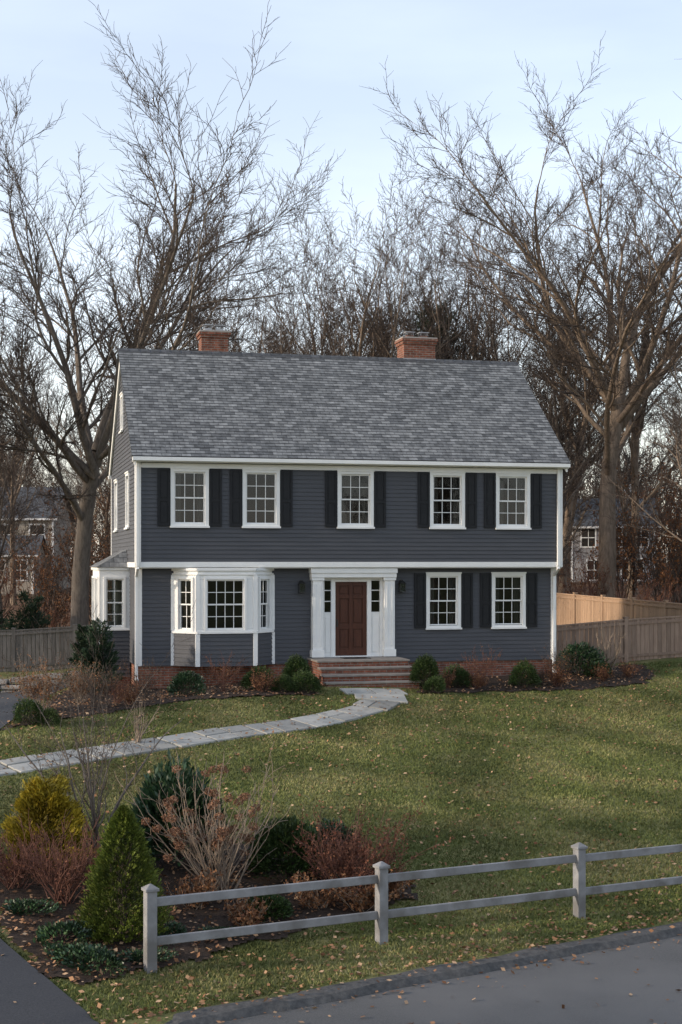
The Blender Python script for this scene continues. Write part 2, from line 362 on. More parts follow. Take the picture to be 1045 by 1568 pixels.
def window(mb,mp,ac,z0,z1,w,cols=3,rows=4,cas=.095,shut=True,curt=1,doublehung=True,sill=True):
    a0,a1=ac-w/2,ac+w/2; i0,i1,j0,j1=a0+cas,a1-cas,z0+cas*.8,z1-cas
    mb.mbox(mp,a0,i0,-.10,.045,z0,z1,0); mb.mbox(mp,i1,a1,-.10,.045,z0,z1,0)
    mb.mbox(mp,i0,i1,-.10,.042,j1,z1,0); mb.mbox(mp,i0,i1,-.10,.042,z0,j0,0)
    if sill: mb.mbox(mp,a0-.02,a1+.02,.03,.085,z0-.035,z0+.015,0)
    if sill: mb.mbox(mp,a0-.015,a1+.015,.03,.065,z1-.02,z1+.02,0)
    zm=(j0+j1)/2; fr=.038
    def sash(y0,y1,n,r):
        mb.mbox(mp,i0,i0+fr,n-.03,n,y0,y1,0); mb.mbox(mp,i1-fr,i1,n-.03,n,y0,y1,0)
        mb.mbox(mp,i0+fr,i1-fr,n-.03,n-.002,y0,y0+fr,0); mb.mbox(mp,i0+fr,i1-fr,n-.03,n-.002,y1-fr,y1,0)
        ga0,ga1,gz0,gz1=i0+fr,i1-fr,y0+fr,y1-fr
        for c in range(1,cols):
            x=ga0+(ga1-ga0)*c/cols; mb.mbox(mp,x-.009,x+.009,n-.022,n-.006,gz0,gz1,0)
        for c in range(1,r):
            x=gz0+(gz1-gz0)*c/r; mb.mbox(mp,ga0,ga1,n-.021,n-.008,x-.009,x+.009,0)
        mb.face([mp(ga0,n-.015,gz0),mp(ga1,n-.015,gz0),mp(ga1,n-.015,gz1),mp(ga0,n-.015,gz1)],1)
    if doublehung:
        sash(zm-.02,j1,-.015,rows//2); sash(j0,zm+.02,-.048,rows//2)
    else: sash(j0,j1,-.02,rows)
    if curt:
        ww=i1-i0
        for (p,q,sg) in ((i0,i0+ww*.24,1),(i1-ww*.24,i1,-1)):
            n=6
            for k in range(n):
                x0=p+(q-p)*k/n; x1=p+(q-p)*(k+1)/n; d0=.16+.025*(k%2); d1=.16+.025*((k+1)%2)
                mb.face([mp(x0,-d0,j0),mp(x1,-d1,j0),mp(x1,-d1,j1),mp(x0,-d0,j1)],2)
        if curt==2: mb.face([mp(i0,-.14,zm+.1),mp(i1,-.14,zm+.1),mp(i1,-.14,j1),mp(i0,-.14,j1)],2)
    if shut:
        for (p,q) in ((a0-.345,a0-.012),(a1+.012,a1+.345)):
            st=.055; y0,y1=z0+.01,z1-.005; ym=y0+(y1-y0)*.45
            mb.mbox(mp,p,p+st,.018,.055,y0,y1,3); mb.mbox(mp,q-st,q,.018,.055,y0,y1,3)
            for (r0,r1) in ((y0,y0+.07),(ym-.035,ym+.035),(y1-.06,y1)): mb.mbox(mp,p+st,q-st,.018,.053,r0,r1,3)
            for (r0,r1) in ((y0+.07,ym-.035),(ym+.035,y1-.06)):
                mb.mbox(mp,p+st,q-st,.018,.034,r0,r1,3)
                mb.mbox(mp,p+st+.03,q-st-.03,.030,.046,r0+.03,r1-.03,3)
sd=MB(); wn=MB()
wc=[1.42,3.35,5.97,8.60,10.53]
siding(sd,front2,0,W_,3.2,5.76,[(c-.45,c+.45,4.2,5.65) for c in wc])
for i,c in enumerate(wc): window(wn,front2,c,4.15,5.70,1.02,curt=(1,0,2,1,1)[i])
siding(sd,front1,0,W_-.1,.43,3.05,[(8.55-.45,8.55+.45,1.4,2.85),(10.48-.45,10.48+.45,1.4,2.85),(4.86,6.95,.5,3.1),(1.06,3.6,.43,3.1)])
for c in (8.55,10.48): window(wn,front1,c,1.35,2.90,1.02,curt=1)
# sides / back
RZ=9.28; EZ=5.80
def gclip(z):
    if z<=EZ: return (0,D_)
    k=(z-EZ)/(RZ-EZ-.1)*4.0; k=min(k,3.99); return (k,D_-k)
sw=[(D_-2.2-.4,D_-2.2+.4,4.25,5.6),(D_-6-.4,D_-6+.4,4.25,5.6),(4-.35,4+.35,7.05,8.0)]
siding(sd,left,0,D_,3.2,RZ-.15,sw,clip=gclip); siding(sd,right,0,D_,3.2,RZ-.15,sw,clip=gclip)
for mp in (left,right):
    window(wn,mp,D_-2.2,4.15,5.70,.95,shut=False); window(wn,mp,D_-6,4.15,5.70,.95,shut=False); window(wn,mp,4,7.0,8.1,.8,shut=False)
leftL=plane_map((.05,D_),(.05,.35)); rightL=plane_map((W_-.05,.35),(W_-.05,D_))
siding(sd,leftL,0,D_-.35,.43,3.2,[(D_-4.6,D_-2.2,.9,2.9)]); siding(sd,rightL,0,D_-.35,.43,3.2)
siding(sd,back,0,W_,.43,5.8)
sd.build('siding',['siding'],H)
# trim
tr=MB()
tr.mbox(front2,-.02,W_+.02,-.0,.035,3.06,3.205,0)
tr.mbox(front2,.14,W_-.14,-.0,.03,5.70,5.83,0)
tr.box(0.0,W_,.012,.36,3.035,3.058,0)
for (mp,a0,a1) in ((front2,-.022,.13),(front2,W_-.13,W_+.022)): tr.mbox(mp,a0,a1,-.0,.028,3.207,5.84,0)
for (mp,a0,a1) in ((left,D_-.13,D_+.0),(left,-.0,.13),(right,0,.13),(right,D_-.13,D_)): tr.mbox(mp,a0,a1,0,.024,3.2,5.84,0)
for mp in (left,right): tr.mbox(mp,0.02,D_-.02,0,.03,3.06,3.198,0)
for (a0,a1) in ((-.02,.14),(W_-.24,W_-.08)): tr.mbox(front1,a0,a1,0,.03,.43,3.03,0)
for (mp) in (leftL,rightL):
    a0=(D_-.35-.13) if mp is leftL else 0
    tr.mbox(mp,a0,a0+.13,0,.026,.43,3.05,0)
tr.box(-.10,W_+.10,-.22,0.0,5.845,5.865,0)
tr.box(-.12,W_+.12,-.26,-.235,5.84,5.95,0)
tr.box(-.12,W_+.12,-.36,-.262,5.865,5.965,0)
tr.box(-.10,W_+.10,D_,D_+.26,5.845,5.95,0)
SL=(9.40-5.985)/(4+.33)
def roofz(v): return 5.985+(v+.33)*SL if v<=4 else 5.985+(8.33-v)*SL
for (x0,x1) in ((-.075,-.02),(W_+.02,W_+.075)):
    for (va,vb) in ((-.26,4),(4,8.26)):
        c=[(x0,va,roofz(va)-.30),(x1,va,roofz(va)-.30),(x1,vb,roofz(vb)-.30),(x0,vb,roofz(vb)-.30),(x0,va,roofz(va)-.045),(x1,va,roofz(va)-.045),(x1,vb,roofz(vb)-.045),(x0,vb,roofz(vb)-.045)]
        tr.hexa(c,0)
def spout(u,vx):
    tr.box(u,u+.075,-.11,-.04,3.1,5.86,0)
    tr.hexa([(u,-.11,3.02),(u+.075,-.11,3.02),(u+.075,-.04,3.10),(u,-.04,3.10),(u,.24,2.80),(u+.075,.24,2.80),(u+.075,.31,2.86),(u,.31,2.86)],0)
    tr.box(u,u+.075,.24,.31,.1,2.84,0)
    tr.box(u,u+.075,.02,.31,.06,.11,0)
spout(-.0,0); spout(W_-.16,0)
tr.build('trim',['white'],H,bevel=.004)
# roof with real shingle courses
rf=MB(); th=math.hypot(4.33,9.40-5.985); nC=int(th/.14); ua,ub=-.14,W_+.14
for side in (0,1):
    for i in range(nC+1):
        s0=i*.14; s1=min((i+1)*.14,th)
        if s1-s0<.01: continue
        def pt(u,s,o):
            f=s/th; v=-.33+4.33*f; z=5.985+(9.40-5.985)*f
            nn=(-(9.40-5.985)/th, 4.33/th); v+=nn[0]*o; z+=nn[1]*o
            return (u, v if side==0 else 8-v, z)
        rf.face([pt(ua,s0,.012),pt(ub,s0,.012),pt(ub,s1,.002),pt(ua,s1,.002)],0,[(ua,s0),(ub,s0),(ub,s1),(ua,s1)])
        rf.face([pt(ua,s0,0),pt(ub,s0,0),pt(ub,s0,.012),pt(ua,s0,.012)],1)
    c0=[pt(ua,0,-.045),pt(ub,0,-.045),pt(ub,th,-.045),pt(ua,th,-.045)]; c1=[pt(ua,0,-.002),pt(ub,0,-.002),pt(ub,th,-.002),pt(ua,th,-.002)]
    rf.hexa(c0+c1,1)
for k in range(41):
    u0=ua+(ub-ua)*k/41; u1=ua+(ub-ua)*(k+1)/41
    rf.hexa([(u0,3.86,9.28),(u1+.02,3.86,9.29),(u1+.02,4,9.405),(u0,4,9.40),(u0,3.86,9.305),(u1+.02,3.86,9.32),(u1+.02,4,9.43),(u0,4,9.42)],2)
    rf.hexa([(u0,4,9.40),(u1+.02,4,9.405),(u1+.02,4.14,9.29),(u0,4.14,9.28),(u0,4,9.42),(u1+.02,4,9.43),(u1+.02,4.14,9.32),(u0,4.14,9.305)],2)
rf.build('roof',['shingle','black','shingle2'],H)
fd=MB()
fd.box(.09,W_-.09,.38,D_-.06,-1.0,.428,0)
fd.build('foundation',['brick'],H)
it=MB(); it.box(.3,W_-.3,1.3,1.35,.45,5.7,0); it.box(.1,W_-.1,.5,D_-.1,3.06,3.12,0); it.box(.1,W_-.1,.2,D_-.1,5.78,5.82,0); it.box(.1,W_-.1,.45,D_-.1,.44,.46,0)
it.build('interior',['dark'],H)
def chimney(name,uc,w,d,zt):
    c=MB(); v=4.35
    c.box(uc-w/2,uc+w/2,v-d/2,v+d/2,8.2,zt-.22,0)
    c.box(uc-w/2-.035,uc+w/2+.035,v-d/2-.035,v+d/2+.035,zt-.22,zt-.13,0)
    c.box(uc-w/2-.07,uc+w/2+.07,v-d/2-.07,v+d/2+.07,zt-.13,zt-.05,0)
    c.box(uc-w/2-.05,uc+w/2+.05,v-d/2-.05,v+d/2+.05,zt-.05,zt-.01,1)
    c.box(uc-w/2-.012,uc+w/2+.012,v-d/2-.012,v+d/2+.012,8.9,9.42,2)
    for k in (-.22,.22):
        c.box(uc+k*w-.11,uc+k*w+.11,v-.12,v+.12,zt-.01,zt+.08,2 if w<.9 else 0)
        for dx in (-.1,.1):
            for dy in (-.1,.1): c.box(uc+k*w+dx-.008,uc+k*w+dx+.008,v+dy-.008,v+dy+.008,zt+.08,zt+.17,2)
        c.box(uc+k*w-.15,uc+k*w+.15,v-.15,v+.15,zt+.17,zt+.19,2)
    c.build(name,['brick','concrete','metal'],H)
chimney('chimney_small',2.71,.80,.6,10.06); chimney('chimney_large',9.0,1.0,.75,10.08)
# bay window (front)
bs=MB(); bt=MB()
BP=[(1.02,.35),(1.60,-.25),(3.15,-.25),(3.73,.35)]
ops=[(.20,.64),(.236,1.245),(.20,.64)]
for k in range(3):
    mp=plane_map(BP[k],BP[k+1]); Lk=math.dist(BP[k],BP[k+1])
    siding(bs,mp,0,Lk,.43,1.30)
    o0,o1=ops[k]
    bt.mbox(mp,0,o0-.0,-.03,.0,1.42,2.74,0); bt.mbox(mp,o1,Lk,-.03,.0,1.42,2.74,0)
    bt.mbox(mp,0,Lk,-.03,.0,2.742,3.04,0); bt.mbox(mp,0,Lk,-.03,.002,1.30,1.418,0)
    bt.mbox(mp,-.02,Lk+.02,-.0,.05,1.30,1.36,0)
    bt.mbox(mp,-.01,Lk+.01,-.0,.035,2.86,2.90,0)
    bt.mbox(mp,-.01,Lk+.01,-.0,.05,2.97,3.034,0)
    window(wn,mp,(o0+o1)/2,1.36,2.80,o1-o0+.12,cols=4 if k==1 else 2,rows=4,cas=.06,shut=False,sill=False,curt=0)
for (u,v) in BP:
    bt.box(u-.06,u+.06,v-.035,v+.06,.43,1.298,0); bt.box(u-.058,u+.058,v-.025,v+.06,1.362,2.858,0)
bs.face([(BP[0][0],BP[0][1],.431),(BP[3][0],BP[3][1],.431),(BP[2][0],BP[2][1],.431),(BP[1][0],BP[1][1],.431)],0)
SB=[(0.05,4.9),(-.80,4.9),(-.80,2.2),(.05,2.2)]
for k in range(3):
    mp=plane_map(SB[k],SB[k+1]); Lk=math.dist(SB[k],SB[k+1])
    siding(bs,mp,0,Lk,.0,1.30)
    wds=[Lk/2] if k!=1 else [.7,2.0]; hw=.24 if k!=1 else .45
    if k!=1:
        bt.mbox(mp,0,wds[0]-hw,-.03,0,1.42,2.74,0); bt.mbox(mp,wds[0]+hw,Lk,-.03,0,1.42,2.74,0)
    else:
        bt.mbox(mp,0,.25,-.03,0,1.42,2.74,0); bt.mbox(mp,1.15,1.55,-.03,0,1.42,2.74,0); bt.mbox(mp,2.45,Lk,-.03,0,1.42,2.74,0)
    bt.mbox(mp,0,Lk,-.03,.0,2.742,3.04,0); bt.mbox(mp,0,Lk,-.03,.002,1.30,1.418,0); bt.mbox(mp,-.02,Lk,0,.05,1.30,1.36,0); bt.mbox(mp,-.02,Lk,0,.05,2.98,3.06,0)
    for c in wds: window(wn,mp,c,1.36,2.80,hw*2+.12,cols=2 if k!=1 else 3,rows=4,cas=.06,shut=False,sill=False,curt=0)
for (u,v) in SB[1:3]: bt.box(u-.03,u+.06,v-.03 if v<3 else v-.06,v+.06 if v<3 else v+.03,0,1.298,0)
bs.build('bay_siding',['siding'],H)
bt.build('bay_trim',['white'],H,bevel=.003)
fb=MB(); fb.box(-.76,.04,2.25,4.85,-1.0,-.002,0); fb.build('bay_foundation',['brick'],H)
br=MB(); a=[(-.90,5.0,3.06),(-.90,2.1,3.06),(-.015,2.1,3.06),(-.015,5.0,3.06)]; t=[(-.02,4.5,3.55),(-.02,2.6,3.55)]
br.face([a[0],a[1],t[1],t[0]],0); br.face([a[1],a[2],t[1]],0); br.face([a[3],a[0],t[0]],0); br.face(a,0)
br.build('bay_roof',['shingle'],H)
wn.build('windows',wmats,H)
# entry
en=MB(); dmp=plane_map((0,.35),(W_,.35))
for (a0,a1) in ((4.80,5.09),(6.83,7.12)):
    en.mbox(dmp,a0,a1,0,.25,.80,2.70,0); en.mbox(dmp,a0-.03,a1+.03,0,.28,.60,.80,0); en.mbox(dmp,a0-.03,a1+.03,0,.28,2.70,2.78,0)
    en.mbox(dmp,a0+.05,a0+.09,.25,.262,.9,2.62,0); en.mbox(dmp,a1-.09,a1-.05,.25,.262,.9,2.62,0)
en.mbox(dmp,4.76,7.16,0,.30,2.782,2.90,0); en.mbox(dmp,4.74,7.18,0,.33,2.902,3.03,0)
for (a0,a1) in ((5.092,5.17),(5.36,5.478),(6.382,6.50),(6.75,6.828)): en.mbox(dmp,a0,a1,-.06,.06,.62,2.72,0)
en.mbox(dmp,5.092,6.828,-.06,.075,2.72,2.78,0); en.mbox(dmp,5.478,6.382,-.06,.05,2.66,2.719,0)
en.mbox(dmp,5.092,6.828,-.06,.10,.59,.622,0)
for (a0,a1) in ((5.17,5.36),(6.50,6.75)):
    en.mbox(dmp,a0,a1,-.04,.02,.622,1.80,0); en.mbox(dmp,a0+.03,a1-.03,.02,.035,.72,1.68,0)
    for z in (1.80,2.11,2.41,2.69): en.mbox(dmp,a0,a1,-.03,.015,z,z+.025,0)
    en.face([dmp(a0,-.01,1.82),dmp(a1,-.01,1.82),dmp(a1,-.01,2.7),dmp(a0,-.01,2.7)],1)
en.build('entry_surround',['white','glass'],H,bevel=.004)
dr=MB(); d0,d1,z0,z1=5.48,6.38,.63,2.66
dr.mbox(dmp,d0,d1,-.06,-.03,z0,z1,0)
st=.11; cx=(d0+d1)/2
for (a,b) in ((d0,d0+st),(cx-.05,cx+.05),(d1-st,d1)): dr.mbox(dmp,a,b,-.03,.004,z0,z1,0)
for (a,b) in ((z0,z0+.2),(1.36,1.50),(2.20,2.30),(z1-.11,z1)):
    for (p,q) in ((d0+st,cx-.05),(cx+.05,d1-st)): dr.mbox(dmp,p,q,-.03,.003,a,b,0)
for (a,b) in ((z0+.2,1.36),(1.50,2.20),(2.30,z1-.11)):
    for (p,q) in ((d0+st,cx-.05),(cx+.05,d1-st)): dr.mbox(dmp,p+.04,q-.04,-.03,-.008,a+.04,b-.04,0)
dr.mbox(dmp,d0+.035,d0+.075,0,.03,1.42,1.62,1); dr.mbox(dmp,d0+.03,d0+.08,.03,.05,1.50,1.54,1)
dr.build('front_door',['door','black'],H,bevel=.003)
stp=MB()
for i,(vf,z) in enumerate(((-.95,.585),(-1.30,.42),(-1.65,.255),(-2.0,.09))):
    u0,u1=4.72-.0*i,7.2
    vb=.34 if i==0 else (-.95-.35*(i-1)-.0)
    stp.box(u0,u1,vf,vb-.002,z-.22 if i<3 else -.4,z-.05,0)
    stp.box(u0-.04,u1+.04,vf-.03,vb-.032 if i else .34,z-.05,z,1)
stp.box(4.74,7.18,-.9,.335,-.5,.36,0)
stp.box(4.735,7.185,-1.62,-.9,-.5,.03,0)
stp.build('front_steps',['brick','tread'],H,bevel=.006)
mat=MB(); mat.box(5.55,6.3,-.45,.05,.586,.602,0); mat.build('doormat',['black'],H)
for nm,uc in (('sconce_a',4.52),('sconce_b',7.36)):
    c=MB(); z=2.55
    c.mbox(dmp,uc-.05,uc+.05,.0,.03,z-.05,z+.16,0); c.mbox(dmp,uc-.012,uc+.012,.03,.15,z+.13,z+.15,0)
    cc=.14; w=.075
    for sx in (-1,1):
        for sy in (-1,1): c.mbox(dmp,uc+sx*w-.008,uc+sx*w+.008,cc+sy*w-.008,cc+sy*w+.008,z-.16,z+.06,0)
    c.mbox(dmp,uc-w-.01,uc+w+.01,cc-w-.01,cc+w+.01,z-.18,z-.16,0)
    c.mbox(dmp,uc-w+.01,uc+w-.01,cc-w+.01,cc+w-.01,z-.158,z+.058,1)
    b=[dmp(uc-.10,cc+.10,z+.06),dmp(uc+.10,cc+.10,z+.06),dmp(uc+.10,cc-.10,z+.06),dmp(uc-.10,cc-.10,z+.06)]; ap=dmp(uc,cc,z+.16)
    for k in range(4): c.face([b[k],b[(k+1)%4],ap],0)
    c.build(nm,['black','glass'],H)

# ------------------------------------------------------------------ fences
def board_fence(name,P,h,mat,bw=.14,cap=True,posts=2.4,tops=None):
    root=empty(name); mb=MB(); r=random.Random(len(name))
    for (p0,p1) in zip(P[:-1],P[1:]):
        L=math.dist(p0,p1); mp=plane_map(p0,p1); n=int(L/bw)
        for i in range(n):
            a=i*bw; x,y,_=mp(a,0,0); g=hz(x,y); t=(g+h) if tops is None else tops[0]+(tops[1]-tops[0])*a/L
            mb.mbox(mp,a+.006,a+bw-.006,0+r.uniform(0,.006),.022,g+.03,t+r.uniform(-.008,.008),0)
        k=int(L/posts)+1
        for i in range(k+1):
            a=min(i*L/k,L); x,y,_=mp(a,0,0); g=hz(x,y); t=(g+h) if tops is None else tops[0]+(tops[1]-tops[0])*a/L
            mb.mbox(mp,a-.06,a+.06,-.06,.06,g-.2,t+.06,0); mb.mbox(mp,a-.075,a+.075,-.075,.075,t+.06,t+.09,0)
            if i<k:
                b=(i+1)*L/k; x2,y2,_=mp(b,0,0); t2=(hz(x2,y2)+h) if tops is None else tops[0]+(tops[1]-tops[0])*b/L
                if cap:
                    A=mp(a+.06,.011,t-.0); B=mp(b-.06,.011,t2-.0); mb.beam(A,B,.07,.04,0)
                for off in (.12,h-.2):
                    A=mp(a+.06,.04,t-off); B=mp(b-.06,.04,t2-off); mb.beam(A,B,.03,.08,0)
    o=mb.build('boards',[mat],root); return root
board_fence('wooden_fence',[(6.4,43.3),(15.5,45.2)],1.30,'cedar')
board_fence('wooden_fence',[(8.2,56.5),(11.6,46.2),(20,48.5)],1.75,'cedar2',tops=(2.0,1.8))
board_fence('wooden_fence',[(-24,48.5),(-7.2,50.5)],1.45,'grayfence')
RF=empty('split_rail_fence'); posts=[(-2.43,18.3)]; dv=np.array([2.99,1.55])
posts=[tuple(np.array(posts[0])+dv*i) for i in range(6)]
pm=MB(); r=random.Random(5)
for (x,y) in posts:
    g=hz(x,y); ca,sa=math.cos(.48),math.sin(.48)
    def T(a,b,z,x=x,y=y): return (x+ca*a-sa*b,y+sa*a+ca*b,z)
    def bx(w,z0,z1,w2=None):
        w2=w if w2 is None else w2
        pm.hexa([T(-w,-w,z0),T(w,-w,z0),T(w,w,z0),T(-w,w,z0),T(-w2,-w2,z1),T(w2,-w2,z1),T(w2,w2,z1),T(-w2,w2,z1)],0)
    bx(.070,g-.3,g+1.03); bx(.092,g+1.03,g+1.07); bx(.084,g+1.07,g+1.12,.012)
pm.build('posts',['rail'],RF,bevel=.006)
rm=MB()
for (a,b) in zip(posts[:-1],posts[1:]):
    for zz in (.88,.38):
        rm.beam((a[0],a[1],hz(*a)+zz),(b[0],b[1],hz(*b)+zz+r.uniform(-.015,.01)),.045,.115,0)
rm.build('rails',['rail'],RF,bevel=.008)
sw_=MB(); r=random.Random(9)
for lay in range(3):
    x=-11.5
    while x<-7.3:
        w=r.uniform(.25,.6); y=40.9+(x+11.5)*.12; g=hz(x,y); z=g+lay*.16-.05
        def j(): return r.uniform(-.03,.03)
        c=[(x+j(),y-.22+j(),z+j()),(x+w-.02+j(),y-.22+j(),z+j()),(x+w-.02+j(),y+.2,z),(x+j(),y+.2,z),(x+j(),y-.2+j(),z+.15+j()),(x+w-.03+j(),y-.2+j(),z+.15+j()),(x+w-.02,y+.2,z+.15),(x,y+.2,z+.15)]
        sw_.hexa(c,0); x+=w
sw_.build('stone_wall',['stone'],bevel=.03)

# ------------------------------------------------------------------ neighbour houses
def nhouse(name,x,y,rot,w,d,h,rh,wall,base,wins,ridge='u',chim=None):
    R_=empty(name,(x,y,0),rot); mb=MB(); z0=base; z1=base+h
    siding(mb,plane_map((0,0),(w,0)),0,w,z0,z1,(),0,.15)
    mb.box(.02,w-.02,.03,d,z0-1,z1,0)
    o=.3
    A=[(-o,-o,z1-.1),(w+o,-o,z1-.1),(w+o,d/2,z1+rh),(-o,d/2,z1+rh)]; B=[(-o,d+o,z1-.1),(w+o,d+o,z1-.1),(w+o,d/2,z1+rh),(-o,d/2,z1+rh)]
    mb.face(A,1); mb.face(B,1); mb.box(-o,w+o,-o-.02,-o+.1,z1-.25,z1-.11,2)
    for ux in (0.0,w): mb.face([(ux,0,z1-.1),(ux,d,z1-.1),(ux,d/2,z1+rh-.15)],0)
    mp=plane_map((0,0),(w,0))
    for (a,zz,ww,hw) in wins:
        mb.mbox(mp,a-ww/2-.1,a+ww/2+.1,.0,.06,base+zz-.1,base+zz+hw+.1,2)
        mb.mbox(mp,a-ww/2,a+ww/2,.05,.066,base+zz,base+zz+hw,3)
        mb.mbox(mp,a-.02,a+.02,.06,.08,base+zz,base+zz+hw,2); mb.mbox(mp,a-ww/2,a+ww/2,.06,.082,base+zz+hw/2-.03,base+zz+hw/2+.03,2)
    mb.mbox(mp,0,.15,0,.05,z0,z1,2); mb.mbox(mp,w-.15,w,0,.05,z0,z1,2)
    if chim: mb.box(chim-.5,chim+.5,d/2-.4,d/2+.4,z1,z1+rh+1.0,2)
    mb.build('body',[wall,'shingle2','white','dark'],R_)
wl=[(2,3.6,1,1.4),(5,3.6,1,1.4),(8,3.6,1,1.4),(10.3,3.6,1,1.4),(2,.8,1.1,1.5),(5,.8,1.6,1.5),(10.3,.8,1,1.5)]
nhouse('neighbor_house',-32.4,104,.05,11.5,9,5.6,2.4,'beige',.9,wl)
nhouse('neighbor_house',16.0,100,-.12,5.8,8,4.2,2.0,'grayhouse',1.6,[(1.2,2.7,.9,1.2),(3.0,2.7,.9,1.2),(4.8,2.7,.9,1.2),(1.6,.4,.9,1.3),(4.2,.4,1.4,1.4)],chim=4.2)
nhouse('neighbor_garage',-24.6,99,.05,3.4,5,2.8,1.3,'beige',1.0,[(1.0,1,.8,1.3),(2.5,1,.8,1.3)])

# ------------------------------------------------------------------ vegetation generators
def grow(rng,p,d,L,r,k,wob,trop,taper):
    B=len(p); P=[p]; D=[d]; cv=rng.normal(0,wob*.45,(B,3))
    for i in range(k):
        d=norm(d+rng.normal(0,wob,(B,3))+cv+np.array([0,0,trop])); p=p+d*(L/k)[:,None]; P.append(p); D.append(d)
    rr=r[:,None]*(1-(1-taper)*np.linspace(0,1,k+1)[None,:])
    return np.stack(P,1),np.stack(D,1),rr
def kids(rng,P,D,Rr,L,n,tmin,ang,lr,rf,rmin,endfork=True,shorten=.5):
    B,K,_=P.shape; k=K-1
    j=np.arange(n)[None,:]; t=tmin+(1-tmin)*(j+rng.uniform(0,1,(B,n)))/n
    if endfork: t[:,-1]=1.0
    f=t*k; i0=np.minimum(f.astype(int),k-1); fr=(f-i0)[...,None]; bi=np.arange(B)[:,None]
    pos=P[bi,i0]*(1-fr)+P[bi,i0+1]*fr; dp=D[bi,i0+1]; rp_=Rr[bi,i0]*(1-fr[...,0])+Rr[bi,i0+1]*fr[...,0]
    phi=rng.uniform(0,6.28,(B,1))+j*2.4+rng.normal(0,.4,(B,n))
    ref=np.where(np.abs(dp[...,2:3])<.9,np.array([0,0,1.]),np.array([1.,0,0])); u=norm(np.cross(dp,ref)); v=np.cross(dp,u)
    w=u*np.cos(phi)[...,None]+v*np.sin(phi)[...,None]
    a=rng.uniform(ang[0],ang[1],(B,n)); 
    if endfork: a[:,-1]*=.5
    dd=norm(dp*np.cos(a)[...,None]+w*np.sin(a)[...,None])
    ll=lr*L[:,None]*(1-shorten*(t-tmin)/(1-tmin+1e-6))*rng.uniform(.6,1.3,(B,n))
    if endfork: ll[:,-1]=lr*L*rng.uniform(.8,1.1,B)
    r=np.maximum(rp_*rf*rng.uniform(.8,1.1,(B,n)),rmin)
    return pos.reshape(-1,3),dd.reshape(-1,3),ll.ravel(),r.ravel()
def tubes(P,Rr,m):
    B,K,_=P.shape; T=norm(np.gradient(P,axis=1)); ref=np.where(np.abs(T[:,:1,2:3])<.9,np.array([0,0,1.]),np.array([1.,0,0]))
    u=norm(np.cross(T,np.broadcast_to(ref,T.shape))); v=np.cross(T,u); a=np.arange(m)*2*math.pi/m
    ring=P[:,:,None,:]+Rr[:,:,None,None]*(u[:,:,None,:]*np.cos(a)[None,None,:,None]+v[:,:,None,:]*np.sin(a)[None,None,:,None])
    V=ring.reshape(-1,3); b=(np.arange(B)*K*m)[:,None,None]; i=(np.arange(K-1)*m)[None,:,None]; j=np.arange(m)[None,None,:]; j2=(j+1)%m
    F=np.stack([b+i+j,b+i+j2,b+i+m+j2,b+i+m+j],-1).reshape(-1,4); return V,F
def join(parts):
    Vs=[];Fs=[];Ms=[];o=0
    for V,F,m in parts: Vs.append(V);Fs.append(F+o);Ms.append(np.full(len(F),m));o+=len(V)
    return np.concatenate(Vs),np.concatenate(Fs),np.concatenate(Ms)
